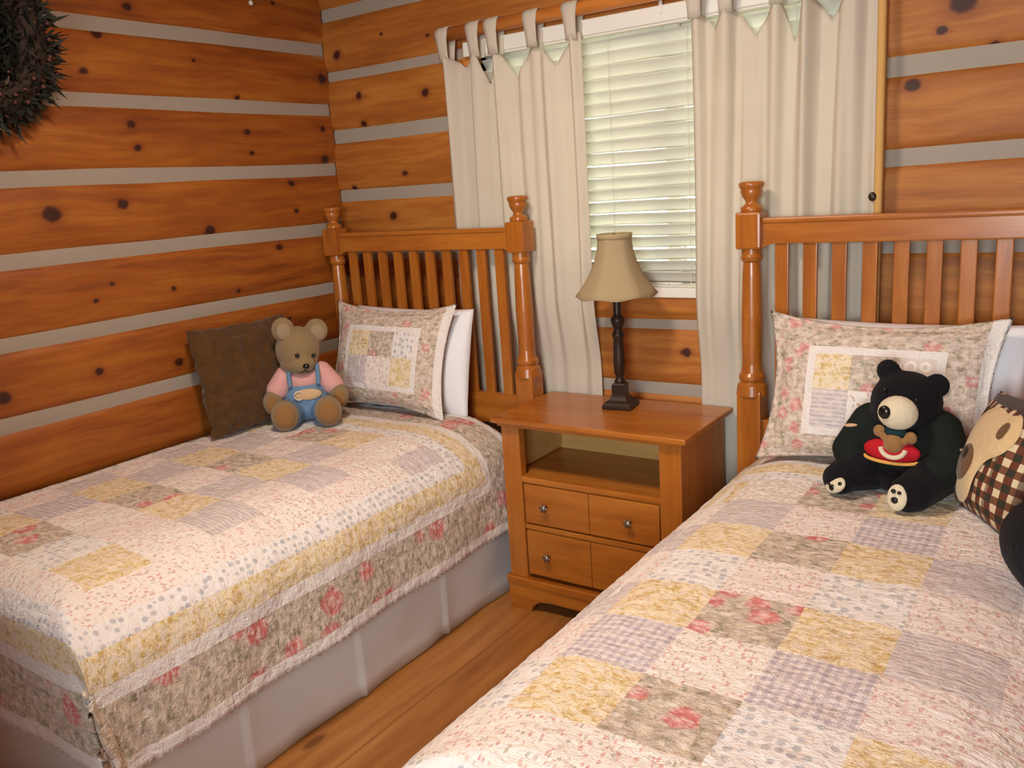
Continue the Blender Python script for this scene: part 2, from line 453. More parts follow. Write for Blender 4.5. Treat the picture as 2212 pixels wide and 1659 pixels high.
obj('pane', box(BM(), XS+.02, WX1-.08, .133, .137, WZ0+.08, WZ1-.08), M_glass, win)
bm = BM(); frame_box(bm, GX0, GX1, GZ0, GZ1, YF-T, YF-.03, .03)  # made-up window behind the camera, added to carry the cool fill
box(bm, (GX0+GX1)/2-.02, (GX0+GX1)/2+.02, YF-.15, YF-.11, GZ0+.03, GZ1-.03, .004)
fill_win = struct(obj('added_fill_window', bm, M_paint))
obj('pane', box(BM(), GX0+.02, GX1-.02, YF-.10, YF-.096, GZ0+.02, GZ1-.02), M_glass, fill_win)
# honey-coloured casing on the left and over the window
bm = BM(); box(bm, .735, WX0, -.008, .05, WZ0-.02, WZ1+.05, .003); box(bm, WX1, 2.235, -.008, .05, WZ0-.02, WZ1+.05, .003)
box(bm, WX0, WX1, -.008, .05, WZ1, WZ1+.05, .003)
struct(obj('trim_1', bm, M_honey))

# unseen porch eave, added and deepened to dim the upper slats
struct(obj('shading_eave', box(BM(), -.6, 4.6, T+.002, 2.4, 2.12, 2.22), M_ceil))

# ------------------------------------------------------------------ venetian blind
BX0, BX1 = WX0+.004, WX1-.004
bl = thing('venetian_blind', 'white horizontal slatted blind hanging in the window between the curtains', 'blind', (0, 0, 0))
obj('headrail', box(BM(), WX0-.042, WX1+.03, -.036, -.009, 1.982, 2.034, .004), M_paint, bl)
bm = BM(); frame_y = 0
box(bm, BX0+.01, BX1-.01, -.030, -.012, 1.974, 1.984, .002)
obj('valance_bead', bm, M_cord, bl)
bm = BM(); ang = math.radians(51); w = .05
zs = 1.946
k = 0
while zs-.0417*k > 1.13:
    zc = zs-.0417*k; sag = .002*math.sin(k*1.7)
    pr = []
    for i in range(7):
        u = -1+i/3; bow = .003*(1-u*u)
        y = u*w/2*math.cos(ang)+bow*math.sin(ang); z = -u*w/2*math.sin(ang)+bow*math.cos(ang)
        pr.append((y, z))
    N = 12; top = []; bot = []
    for j in range(N+1):
        x = WX0+.01+(WX1-WX0-.02)*j/N; dz = .0015*math.sin(j*1.3+k)
        top.append([bm.verts.new((x, .023+y, zc+z+dz+.0009+sag)) for y, z in pr])
        bot.append([bm.verts.new((x, .023+y, zc+z+dz-.0009+sag)) for y, z in pr])
    for j in range(N):
        for i in range(6):
            bm.faces.new((top[j][i], top[j+1][i], top[j+1][i+1], top[j][i+1])).smooth = True
            bm.faces.new((bot[j][i+1], bot[j+1][i+1], bot[j+1][i], bot[j][i])).smooth = True
        bm.faces.new((top[j][0], bot[j][0], bot[j+1][0], top[j+1][0])); bm.faces.new((top[j][6], top[j+1][6], bot[j+1][6], bot[j][6]))
    k += 1
bmesh.ops.recalc_face_normals(bm, faces=bm.faces)
obj('slats', bm, M_vinyl, bl)
obj('bottom_rail', box(BM(), BX0, BX1, -.010, .016, 1.088, 1.122, .004), M_paint, bl)
for x in (1.0, 1.345, 1.63, 1.98):
    obj('ladder_cord', tube(BM(), [(x, .001, 1.12), (x, .001, 1.98)], .0012, 6), M_cord, bl)
obj('cord_clip', box(BM(), 1.555, 1.567, -.040, -.032, 2.008, 2.048, .002), M_paint, bl)

# ------------------------------------------------------------------ curtain rod + curtains
rod = thing('curtain_rod', 'honey wood curtain pole over the window, holding both cream curtains', 'curtain rod', (0, -.062, 2.066))
obj('pole', tube(BM(), [(.665, 0, 0), (2.28, 0, 0)], .0235, 20), M_honey, rod, True)
for x in (.70, 2.26): obj('bracket', box(BM(), x-.012, x+.012, .0, .058, -.02, .02, .003), M_honey, rod)

def curtain(name, label, x0, x1, tabs, seed, gaps, A=.024):
    root = thing(name, label, 'curtain', (0, 0, 0), group='cream tab-top curtains')
    nx, nz = 150, 90
    ZT = 1.992
    tabs = sorted(tabs)
    def ztop(x):
        if x <= tabs[0] or x >= tabs[-1]: return ZT
        for i, (a, b) in enumerate(zip(tabs, tabs[1:])):
            if a <= x <= b:
                u = (x-a)/(b-a)
                return ZT-gaps[i]*max(0, 1-abs(2*u-1)**.85)
        return ZT
    ph = [rnd.uniform(0, 6.28) for _ in range(6)]
    bm = BM(); grid = []
    uvl = bm.loops.layers.uv.new('UVMap')
    for j in range(nz+1):
        f = j/nz; row = []
        for i in range(nx+1):
            u = i/nx; x = x0+(x1-x0)*u
            zt = ztop(x); z = zt+(.02-zt)*f
            # folds gather to the tabs at the top and soften downward
            d = min(abs(x-tb) for tb in tabs)
            top = math.exp(-f*4.5)
            fold = math.sin(2*PI*(u*6.2+.25*math.sin(3*u+ph[0]))+ph[1]+.4*math.sin(f*2.2+ph[2])) * .55 + math.sin(2*PI*(u*11.3)+ph[3]+f*1.2)*.25
            slant = math.sin(2*PI*(u*4.1+f*.55)+ph[4])*.5
            y = -.054 + A*(fold*(.75+.25*f)+slant*(.9-.5*f)) + top*.016*(min(d/.05, 1)*2-1)
            xx = x + .006*math.sin(f*5+ph[5]+u*4)*(1 if 0 < i < nx else .5)
            k = max(0, min(1, (z-.80)/.30)); k = k*k*(3-2*k)
            y = -.056+(y+.054)*1.0
            yl = -.017+(y+.056)*.35
            y = max(-.115*k-.030*(1-k), min(-.042*k-.005*(1-k), y*k+yl*(1-k)))
            row.append(bm.verts.new((xx, y, z)))
        grid.append(row)
    for j in range(nz):
        for i in range(nx):
            fc = bm.faces.new((grid[j][i], grid[j+1][i], grid[j+1][i+1], grid[j][i+1])); fc.smooth = True
            for l in fc.loops: l[uvl].uv = (l.vert.co.x, l.vert.co.z)
    o = obj('panel', bm, M_curtain, root)
    s = o.modifiers.new('thickness', 'SOLIDIFY'); s.thickness = .0018; s.offset = 0
    for tx in tabs:
        bm = BM(); pts = []
        R = .0265
        for q in range(13):
            a = PI*q/12; pts.append((-.062-R*math.cos(a), 2.066+R*math.sin(a)))
        pts = [(-.078, 1.968), (-.083, 2.00), (-.0885, 2.045)]+pts+[(-.0355, 2.045), (-.041, 2.00), (-.046, 1.968)]
        w0 = .025
        L = []
        for q, (y, z) in enumerate(pts):
            wq = w0*(1.18 if 3 <= q <= 15 else (1.0 if q in (2, 16) else .86))
            L.append([bm.verts.new((tx+wq*s_, y+.002*abs(s_), z)) for s_ in (-1, -.33, .33, 1)])
        for a, b in zip(L, L[1:]):
            for s_ in range(3): bm.faces.new((a[s_], a[s_+1], b[s_+1], b[s_])).smooth = True
        t_ = obj('tab', bm, M_curtain, root)
        s = t_.modifiers.new('thickness', 'SOLIDIFY'); s.thickness = .002; s.offset = 1
    return root, grid
cl, _ = curtain('curtain', 'cream tab-top curtain on the left of the window, behind the left headboard', .672, 1.277, [.70, .842, .925, 1.092, 1.25], 1, [.05, .13, .12, .09])
cr, _ = curtain('curtain', 'cream tab-top curtain on the right of the window, with a golden side hem', 1.672, 2.225, [1.69, 1.79, 1.945, 2.03, 2.165], 2, [.06, .10, .14, .09])
bm = BM(); pv = None
for i in range(41):
    z = 1.985+(.02-1.985)*i/40; xo = .006*math.sin(i/40*5)*.5
    row = [bm.verts.new((2.222+xo+dx, y, z)) for dx, y in ((0, -.058), (.003, -.066), (.018, -.067), (.0215, -.060), (.0215, -.046))]
    if pv:
        for a in range(4): bm.faces.new((pv[a], pv[a+1], row[a+1], row[a])).smooth = True
    pv = row
h = obj('side_hem', bm, M_hem, cr); h['label'] = 'golden tan side hem'
s = h.modifiers.new('thickness', 'SOLIDIFY'); s.thickness = .002; s.offset = 0
b_ = obj('button', ell(BM(), (2.222, -.069, 1.402), (.011, .006, .013), sub=3), M_bronze, cr, True); b_['label'] = 'dark round button at the hem'

# ------------------------------------------------------------------ beds
HY = -.125      # headboard line
PS = .95        # post spacing
def make_bed(name, label, x0):
    root = thing(name, label, 'bed', (x0, 0, 0), group='twin pine slat beds')
    for px in (0, PS):
        bm = BM(); b = .039
        box(bm, px-b, px+b, HY-b, HY+b, .0, .815, .006)
        # chamfered shoulder
        lathe(bm, [(.050, .80), (.046, .832), (.036, .842), (.041, .852), (.041, .862), (.034, .872), (.031, .90), (.0325, 1.05), (.029, 1.18), (.026, 1.222), (.031, 1.228), (.034, 1.238), (.031, 1.247), (.031, 1.268)], 32, px, HY)
        box(bm, px-b, px+b, HY-b, HY+b, 1.264, 1.376, .007)
        po = obj('post', bm, M_furn_v, root)
        bm = BM()
        lathe(bm, [(.030, 1.372), (.033, 1.380), (.033, 1.390), (.025, 1.395), (.018, 1.402), (.019, 1.410), (.029, 1.424), (.034, 1.438), (.031, 1.444), (.036, 1.448), (.039, 1.458), (.037, 1.464), (.026, 1.467)], 32, px, HY)
        obj('finial', bm, M_furn_v, po, True)
    xa, xb = .036, PS-.036
    bm = BM(); box(bm, xa, xb, HY-.017, HY+.017, 1.278, 1.343, .005); box(bm, xa, xb, HY-.022, HY+.022, 1.340, 1.357, .006)
    # soft curve under the rail where it meets the posts
    for px, sg in ((xa, 1), (xb, -1)):
        v = [bm.verts.new((px+sg*dx, y, z)) for y in (HY-.016, HY+.016) for dx, z in ((0, 1.279), (.03, 1.279), (.012, 1.272), (0, 1.262))]
        bm.faces.new(v[:4]); bm.faces.new(v[4:][::-1])
        for a in range(4): bm.faces.new((v[a], v[(a+1) % 4], v[4+(a+1) % 4], v[4+a]))
    bmesh.ops.recalc_face_normals(bm, faces=bm.faces)
    obj('top_rail', bm, M_furn_h, root)
    obj('bottom_rail', box(BM(), xa, xb, HY-.017, HY+.017, .60, .72, .005), M_furn_h, root)
    for i in range(10):
        cx = .095+i*(PS-.19)/9
        obj('slat', box(BM(), cx-.0205, cx+.0205, HY-.008, HY+.008, .715, 1.282, .003), M_furn_v, root)
    obj('box_spring', box(BM(), .05, .85, -1.85, -.17, .16, .38, .02), M_mat, root)
    bm = BM(); box(bm, .02, .90, -1.86, -.17, .38, .50, .04, seg=3)
    box(bm, .06, .76, -1.82, -.17, .48, .635, .05, seg=3)
    obj('mattress', bm, M_mat, root)
    for sx in (.02, .855): obj('side_rail', box(BM(), sx, sx+.025, -1.86, HY-.03, .20, .32, .004), M_furn_h, root)
    # bed skirt: right side, foot, left side, with pleats
    path = [(.922, -.24), (.922, -1.885), (-.015, -1.885), (-.015, -.24)]
    pts = []
    for (ax, ay), (bx, by) in zip(path, path[1:]):
        L = math.hypot(bx-ax, by-ay); n = int(L/.012)
        for i in range(n):
            s = i/n; pts.append((ax+(bx-ax)*s, ay+(by-ay)*s, (by-ay)/L, -(bx-ax)/L))
    bm = BM(); prev = None; acc = 0
    for i, (x, y, nx_, ny_) in enumerate(pts):
        acc = i*.012
        col = []
        for k in range(9):
            f = k/8; z = .40-(.40-.004)*f
            pl = .005*f*math.sin(acc*9+1.2*math.sin(acc*2.3))+.008*f*noise.noise(Vector((acc*6+z*5, z*3, x0)))
            pl2 = (acc+.16) % .42-.2; pleat = .010*f*(1 if pl2 < 0 else 0)*math.exp(pl2/.05)
            d = .012-.006*f+pl+pleat
            col.append(bm.verts.new((x-nx_*d, y-ny_*d, z)))
        if prev:
            for k in range(8): bm.faces.new((prev[k], col[k], col[k+1], prev[k+1])).smooth = True
        prev = col
    for v in bm.verts:
        if x0 < 1 and v.co.x < -.03: v.co.x = -.03
    sk = obj('bed_skirt', bm, M_skirt, root)
    s = sk.modifiers.new('thickness', 'SOLIDIFY'); s.thickness = .002; s.offset = 0
    return root
BXL, BXR = .072, 1.885
make_bed('bed', 'left pine bed with slatted headboard, standing against the log wall', BXL)
make_bed('bed', 'right pine bed with slatted headboard, nearest the camera, right of the nightstand', BXR)

# ------------------------------------------------------------------ quilts
GRID = {  # row: cells k0..k5
 0: (YEL, RING, FLO, YEL, SPRIG, LIL), 1: (SPRIG, STR, PINK, GING, PINK, SPRIG), 2: (LIL, YEL, FLO, YEL, LIL, PINK),
 3: (PINK, DOT, PINK, DOT, PINK, SPRIG), 4: (LIL, YEL, FLO, YEL, STR, PINK), 5: (PINK, GING, SPRIG, GING, PINK, SPRIG),
 6: (DOT, YEL, FLO, DOT, YEL, SPRIG)}
GRIDL = dict(GRID); GRIDL[5] = (PINK, GING, SPRIG, PINK, SPRIG, SPRIG); GRIDL[3] = (PINK, LIL, PINK, STR, PINK, SPRIG); GRIDL[1] = (PINK, STR, PINK, LIL, PINK, SPRIG)
def quilt(name, label, cx, yhead, flatL, rxL, rzL, flatR, yflat, grid, seed, group, wallx=None):
    c = .0125; S = .80; ns = 128; RX, RZ = .26, .16
    ZTOP = .662; tflat = yhead-yflat
    D = S-.235; nt = int(round((tflat+.43)/c)); Tt = nt*c
    # arc-length tables of a quarter ellipse followed by a straight drop
    def table(rx, rz):
        tb = [(0, 0, 0)]; L = 0; px = pz = 0
        for i in range(1, 101):
            a = PI/2*i/100; x = rx*math.sin(a); z = rz*(1-math.cos(a))
            L += math.hypot(x-px, z-pz); tb.append((L, x, z)); px, pz = x, z
        return tb
    TB = {0: table(RX, RZ), 1: table(rxL, rzL), 2: table(.12, .10)}
    def prof(d, which):
        tb = TB[which]
        if d >= tb[-1][0]: return tb[-1][1], tb[-1][2]+(d-tb[-1][0])
        lo, hi = 0, 100
        while hi-lo > 1:
            m = (lo+hi)//2
            if tb[m][0] <= d: lo = m
            else: hi = m
        a, b = tb[lo], tb[hi]; u = (d-a[0])/(b[0]-a[0])
        return a[1]+(b[1]-a[1])*u, a[2]+(b[2]-a[2])*u
    bm = BM(); uvl = bm.loops.layers.uv.new('UVMap'); vg = []
    for j in range(nt+1):
        t = j*c; row = []
        dt = max(0, t-tflat)
        for i in range(ns+1):
            s = -S+i*c
            side = 0 if s > 0 else 1
            ds = max(0, s-flatR) if s > 0 else max(0, -s-flatL)
            d = (ds**14+dt**14)**(1/14)
            bx = (min(s, flatR) if s > 0 else max(s, -flatL)); by = yhead-min(t, tflat)
            if d > 1e-9:
                hs, vs = prof(ds, side) if ds > 0 else (0, 0)
                ht, vt = prof(dt, 2) if dt > 0 else (0, 0)
                v = (vs**12+vt**12)**(1/12); crease = 0
                th = math.atan2(vt, max(vs, 1e-6))
                if ds > 0 and dt > 0:
                    hang = max(0, min(1, (v-.10)/.2))
                    crease = -.030*hang*math.exp(-((th-1.15)/.10)**2)
                fl = min(1, max(0, v-.13)/.3)
                rs = TB[side][-1][1]
                ox = (hs+.030*fl*hs/rs*(1 if rs > .1 else .2))*(1 if s > 0 else -1); oy = -(ht+.006*fl*ht/.12+crease)
            else: v = ox = oy = 0
            # slow waves in the hanging cloth, small puckers everywhere
            hang = max(0, min(1, (v-.18)/.3))
            wav = .012*hang*math.sin((t if dt == 0 else s)*13+seed)
            nz = .006*noise.noise(Vector((s*5, t*5, seed)))+.0032*noise.noise(Vector((s*26, t*44, seed)))+.0020*noise.noise(Vector((s*50, t*70, seed+3)))
            x = cx+bx+ox; y = by+oy; z = ZTOP-v
            if d > 1e-9 and v > .10:
                q = (wav+nz*1.2)*max(0, 1-min(ds, dt)/.15)
                x += (ds/d*q)*(1 if s > 0 else -1); y -= dt/d*q
                z += .25*nz
            else: z += nz
            z -= .08*max(0, v-.1)*max(0, (t-.5))/1.5      # hem sinks a little toward the foot
            if i in (0, ns) or j == nt: z += .006*math.cos(PI*(j if i in (0, ns) else i))
            if t < .12: z -= .008*(1-t/.12)
            if wallx is not None and s < 0: x = max(x, wallx)
            row.append(bm.verts.new((x, y, max(z, .03))))
        vg.append(row)
    for j in range(nt):
        for i in range(ns):
            s = -S+(i+.5)*c; t = (j+.5)*c
            e = min(S-abs(s), t, Tt-t)
            if e < .0375: mi = LACE
            elif e < .175: mi = 10
            elif e < .2125: mi = LACE
            elif e < .2875: mi = YEL
            elif e < .35: mi = DOT
            else:
                k = int(math.floor((s+.525)/.175)); r = int(math.floor((t-.35)/.175))
                mi = grid.get(r, (SPRIG,)*6)[k] if 0 <= k < 6 and r in grid else SPRIG
            da = (s-flatR if s > 0 else -s-flatL)-(TB[0 if s > 0 else 1][-1][0]+.02); db = t-tflat-(TB[2][-1][0]+.02)
            if da > 0 and db > 0: continue      # the corner of the cloth is tucked away
            f = bm.faces.new((vg[j][i], vg[j+1][i], vg[j+1][i+1], vg[j][i+1])); f.material_index = mi; f.smooth = True
            for l, (ii, jj) in zip(f.loops, ((i, j), (i, j+1), (i+1, j+1), (i+1, j))): l[uvl].uv = (-S+ii*c+seed, -jj*c+seed)
    # scalloped hem
    o = tag(obj(name, bm, Q+[M_border]), label, 'quilt', group)
    bm = bmesh.new(); bm.from_mesh(o.data); bmesh.ops.delete(bm, geom=[v for v in bm.verts if not v.link_faces], context='VERTS'); bm.to_mesh(o.data); bm.free()
    m = o.modifiers.new('thickness', 'SOLIDIFY'); m.thickness = .010; m.offset = -1
    return o
M_border = q_floral('border_floral', (204, 70, 80), ((172, 156, 138), (192, 176, 158)), 8.5, .40)
quilt('patchwork_quilt', 'pastel patchwork quilt on the left bed, its floral border hanging in view', .535, -.25, .49, .012, .012, .235, -1.815, GRIDL, 1.3, 'patchwork quilts', wallx=.022)
quilt('patchwork_quilt', 'pastel patchwork quilt on the right bed, under the black bear', 2.36, -.15, .235, .26, .16, .235, -1.80, GRID, 2.7, 'patchwork quilts')

# ------------------------------------------------------------------ pillows
def pillow(bm, W, H, Tk, nx=44, ny=32, pull=.05, flange=0, fmat=None, bend=0, p=2.6, sag=0):
    """pillow lying in XZ (front faces -Y), centre at origin"""
    uvl = bm.loops.layers.uv.new('UVMap')
    G = {}
    for sd in (0, 1):
        for j in range(ny+1):
            for i in range(nx+1):
                u, v = -1+2*i/nx, -1+2*j/ny
                if sd == 1 and (i in (0, nx) or j in (0, ny)): G[1, i, j] = G[0, i, j]; continue
                fu, fv = max(0, 1-abs(u)/(1-flange)) if abs(u) < 1-flange else 0, max(0, 1-abs(v)/(1-flange)) if abs(v) < 1-flange else 0
                uu, vv = min(1, abs(u)/(1-flange)), min(1, abs(v)/(1-flange))
                th = Tk/2*((1-uu**p)*(1-vv**p))**.55
                x = W/2*u*(1-pull*(1-abs(u))*0-pull*(v*v*0)-pull*.6*(1-v*v)*abs(u)**3)
                z = H/2*v*(1-pull*.9*(1-u*u)*abs(v)**3)
                th += .004*noise.noise(Vector((u*4, v*4, sd*7+W)))*min(1, th*30)+.0015*noise.noise(Vector((u*14, v*12, sd*3)))
                y = (-1 if sd == 0 else 1)*(th+.002)+bend*(u*u)+sag*v*v
                G[sd, i, j] = bm.verts.new((x, y, z))
    for sd in (0, 1):
        for j in range(ny):
            for i in range(nx):
                q = (G[sd, i, j], G[sd, i+1, j], G[sd, i+1, j+1], G[sd, i, j+1])
                f = bm.faces.new(q if sd == 0 else q[::-1]); f.smooth = True
                u, v = -1+(2*i+1)/nx, -1+(2*j+1)/ny
                if fmat: f.material_index = fmat(u*W/2, v*H/2, sd)
                ids = [(i, j), (i+1, j), (i+1, j+1), (i, j+1)]
                for l, (a, b) in zip(f.loops, ids if sd == 0 else ids[::-1]): l[uvl].uv = ((-1+2*a/nx)*W/2+W, (-1+2*b/ny)*H/2+sd)
    return bm
def lean(o, loc, rx, rz=0, ry=0):
    o.rotation_euler = (rx, ry, rz); o.location = loc
M_sham = q_floral('sham_floral', (208, 124, 124), ((178, 156, 140), (200, 180, 166)), 15, .36)
def sham_mat(W, H, cells, lace_r):
    iw, ih = W/2-.135, H/2-.095
    def f(x, z, sd):
        if sd: return FLO
        if lace_r and x > W/2-.05: return LACE
        if abs(x) < iw and abs(z+.005) < ih:
            if abs(x) > iw-.022 or abs(z+.005) > ih-.020: return LACE
            cx = 0 if x < -.06 else (1 if x < .07 else 2); cz = 0 if z > 0 else 1
            return cells[cz][cx]
        return 10
    return f
def make_sham(name, label, W, H, loc, rx, rz, cells, ry=0):
    bm = pillow(BM(), W, H, .11, 56, 40, .20, .10, sham_mat(W, H, cells, True))
    o = tag(obj(name, bm, Q+[M_sham]), label, 'pillow', 'patchwork pillow shams')
    lean(o, loc, rx, rz, ry); return o
def make_pillow(name, label, W, H, loc, rx, rz, ry=0):
    o = tag(obj(name, pillow(BM(), W, H, .125, 40, 30, .05), M_white), label, 'pillow', 'white pillows behind the shams')
    lean(o, loc, rx, rz, ry); return o
make_sham('pillow_sham', 'patchwork pillow sham on the left bed, behind the tan teddy bear', .66, .45, (.47, -.298, .872), math.radians(-17), math.radians(-2), ((YEL, FLO, DOT), (LIL, SPRIG, YEL)))
make_pillow('pillow', 'plain white pillow on the left bed, peeking out behind the sham', .64, .42, (.508, -.212, .852), math.radians(-12), math.radians(-2))
make_sham('pillow_sham', 'patchwork pillow sham on the right bed, behind the black bear', .64, .45, (2.29, -.292, .872), math.radians(-17), math.radians(-2), ((YEL, FLO, RING), (STR, SPRIG, DOT)))
make_pillow('pillow', 'plain white pillow on the right bed, peeking out behind the sham', .64, .42, (2.335, -.205, .852), math.radians(-12), math.radians(-2))

# brown fur cushion against the log wall
bm = pillow(BM(), .43, .41, .12, 72, 72, .06)
for v in bm.verts:
    q = v.co*1.0
    v.co += Vector((noise.noise(q*40)*.008, noise.noise(q*40+Vector((7, 0, 0)))*.010, noise.noise(q*40+Vector((0, 9, 0)))*.008))+Vector((0, noise.noise(q*14)*.012, 0))
o = tag(obj('cushion', bm, M_brownfur), 'brown furry square cushion leaning on the log wall behind the teddy bear', 'cushion')
lean(o, (.118, -.69, .868), math.radians(-12), math.radians(84))

# plaid cushion with a bear face
pc = thing('bear_cushion', 'brown plaid cushion with a tan bear face, at the right edge of the right bed', 'cushion', (2.636, -.562, .80), math.radians(-62))
PM = Matrix.Rotation(math.radians(-20), 4, 'X') @ Matrix.Rotation(math.radians(-4), 4, 'Y')
def tilted(bm): bmesh.ops.transform(bm, matrix=PM, verts=bm.verts); return bm
obj('cover', tilted(pillow(BM(), .29, .30, .12, 32, 32, .05)), M_plaid, pc)
def applique(bm, pts, y, thick=.008, n=8):
    """soft pad with the outline pts in the cushion's face plane"""
    cx = sum(p[0] for p in pts)/len(pts); cz = sum(p[1] for p in pts)/len(pts)
    prev = None
    def yy(x, z):
        u, v = min(1, abs(x)/.145), min(1, abs(z)/.15)
        return -(.06*((1-u**2.6)*(1-v**2.6))**.55+.002)-y
    for k in range(n+1):
        f = 1-k/n*.999
        row = [bm.verts.new((cx+(px-cx)*f, yy(cx+(px-cx)*f, cz+(pz-cz)*f)-thick*(1-f**4), cz+(pz-cz)*f)) for px, pz in pts]
        if prev:
            for a in range(len(pts)): bm.faces.new((prev[a], prev[(a+1) % len(pts)], row[(a+1) % len(pts)], row[a])).smooth = True
        prev = row
    bm.faces.new(prev); bmesh.ops.recalc_face_normals(bm, faces=bm.faces)
    return bm
def smoothloop(pts, it=3):
    for _ in range(it):
        q = []
        for a, b in zip(pts, pts[1:]+pts[:1]):
            q.append((a[0]*.75+b[0]*.25, a[1]*.75+b[1]*.25)); q.append((a[0]*.25+b[0]*.75, a[1]*.25+b[1]*.75))
        pts = q
    return pts
HS = lambda L: [((x+.032)*1.08, z*1.05) for x, z in L]
head = smoothloop(HS([(-.135, -.10), (-.14, .03), (-.11, .09), (-.06, .115), (.0, .10), (.035, .115), (.065, .07), (.045, .02), (.0, -.005), (-.02, -.05), (-.03, -.10), (-.08, -.13)]))
obj('bear_face', tilted(applique(BM(), head, .002)), M_felt_tan, pc)
obj('snout', tilted(applique(BM(), smoothloop(HS([(-.105, -.07), (-.105, .0), (-.06, .02), (-.025, -.02), (-.055, -.075)])), .010, .006)), M_felt_brown, pc)
obj('nose', tilted(applique(BM(), smoothloop(HS([(-.085, -.022), (-.082, .006), (-.054, .004), (-.056, -.024)])), .017, .004)), M_dkbrown, pc)
obj('inner_ear', tilted(applique(BM(), smoothloop(HS([(.005, .05), (.015, .09), (.035, .085), (.03, .045)])), .010, .004)), M_felt_brown, pc)
obj('top_band', tilted(applique(BM(), smoothloop([(-.13, .148), (.135, .148), (.13, .10), (.07, .125), (-.02, .12), (-.10, .125)], 2), .002, .004)), M_dkbrown, pc)
# black plush at the frame's edge
o = tag(blob('round_plush_cushion', (lambda b: (ell(b, (0, 0, .085), (.15, .17, .105), (0, .35, 0)), ell(b, (.03, .02, .12), (.11, .13, .10)), b)[-1])(BM()), M_blk, None, .008), 'black round plush cushion cut off by the right edge, beside the plaid cushion', 'cushion')
o.location = (2.798, -.86, .632)

# ------------------------------------------------------------------ tan teddy bear (local: faces -Y)
tb = thing('teddy_bear', 'tan teddy bear in pink shirt and blue overalls, sitting on the left bed', 'teddy bear', (.258, -.548, .664), math.radians(46), group=None)
HT = Matrix.Translation((-.012, -.015, .282)) @ Matrix.Rotation(math.radians(10), 4, 'Y') @ Matrix.Rotation(math.radians(22), 4, 'Z') @ Matrix.Rotation(math.radians(17), 4, 'X')
def hp(x, y, z, M=HT): return tuple(M @ Vector((x, y, z)))
bm = BM()
ell(bm, (0, 0, .12), (.083, .075, .105)); ell(bm, (0, .0, .07), (.09, .08, .065)); ell(bm, (0, -.005, .2), (.05, .05, .05))
ell(bm, hp(0, 0, 0), (.084, .084, .092)); ell(bm, hp(0, -.062, -.028), (.05, .046, .042)); ell(bm, hp(0, -.03, -.035), (.072, .06, .05))
for sx in (-1, 1):
    ell(bm, hp(sx*.066, .012, .078), (.044, .022, .048))
    limb(bm, (sx*.07, -.01, .185), (sx*.118, -.05, .115), .036, .034); ell(bm, (sx*.124, -.062, .095), (.038, .036, .048))
    limb(bm, (sx*.055, -.03, .05), (sx*.078, -.125, .052), .05, .05); ell(bm, (sx*.080, -.150, .060), (.052, .03, .06))
blob('body', bm, M_tan, tb, .006, 3)
for sx in (-1, 1):
    obj('ear_lining', ell(BM(), hp(sx*.066, -.004, .078), (.030, .012, .034), (0, math.radians(10), math.radians(14))), M_tanear, tb, True)
    obj('eye', ell(BM(), hp(sx*.032, -.082, .018), (.008, .006, .008)), M_black, tb, True)
    obj('paw_pad', ell(BM(), (sx*.126, -.092, .093), (.022, .010, .032)), M_pad, tb, True)
    obj('foot_pad', ell(BM(), (sx*.080, -.172, .062), (.038, .014, .044)), M_pad, tb, True)
obj('nose', ell(BM(), hp(0, -.108, -.014), (.013, .009, .010)), M_black, tb, True)
obj('mouth', tube(BM(), [hp(-.018, -.100, -.045), hp(-.008, -.106, -.040), hp(0, -.107, -.030), hp(.008, -.106, -.040), hp(.018, -.100, -.045)], .0022, 6), M_dkbrown, tb)
bm = BM(); ell(bm, (0, -.004, .165), (.083, .078, .058))
for sx in (-1, 1): limb(bm, (sx*.066, -.01, .188), (sx*.104, -.038, .137), .042, .044)
blob('shirt', bm, M_pink, tb, .006, 3)
bm = BM(); ell(bm, (0, -.004, .105), (.094, .090, .088)); ell(bm, (0, -.002, .065), (.097, .088, .064))
for sx in (-1, 1): limb(bm, (sx*.052, -.03, .052), (sx*.076, -.118, .052), .056, .057)
ov = blob('overalls', bm, M_denim, tb, .006, 3)
for sx in (-1, 1):
    obj('strap', tube(BM(), [(sx*.052, -.078, .155), (sx*.054, -.072, .19), (sx*.052, -.04, .222), (sx*.048, .02, .215)], [.009, .009, .009, .009], 8), M_denim, ov)
obj('chest_patch', ell(BM(), (.010, -.094, .120), (.052, .006, .022)), M_patch, tb, True)
obj('letter_emblem', tube(BM(), [(-.024+.016*math.cos(a), -.101, .120+.016*math.sin(a)) for a in [math.radians(x) for x in range(50, 311, 20)]], .0035, 6), M_cream, tb)

# ------------------------------------------------------------------ black bear with jacket
bb = thing('plush_bear', 'black plush bear with cream muzzle sitting on the right bed against the sham', 'plush bear', (2.401, -.455, .662), math.radians(-10))
HB = Matrix.Translation((.002, -.01, .240)) @ Matrix.Rotation(math.radians(11), 4, 'Y') @ Matrix.Rotation(math.radians(-4), 4, 'Z') @ Matrix.Rotation(math.radians(8), 4, 'X')
hb = lambda x, y, z: hp(x, y, z, HB)
bm = BM()
ell(bm, (0, .0, .10), (.098, .085, .115)); ell(bm, (0, 0, .055), (.11, .09, .06)); ell(bm, (0, -.005, .18), (.075, .06, .05))
ell(bm, hb(0, 0, 0), (.086, .080, .078)); ell(bm, hb(.012, -.045, -.004), (.055, .045, .048)); ell(bm, hb(0, 0, -.03), (.088, .07, .05))
for sx in (-1, 1):
    ell(bm, hb(sx*.062, .010, .062), (.031, .018, .031))
    limb(bm, (sx*.085, -.005, .175), (sx*.125, -.035, .09), .048, .042); limb(bm, (sx*.125, -.035, .09), (sx*.075, -.085, .085), .042, .034)
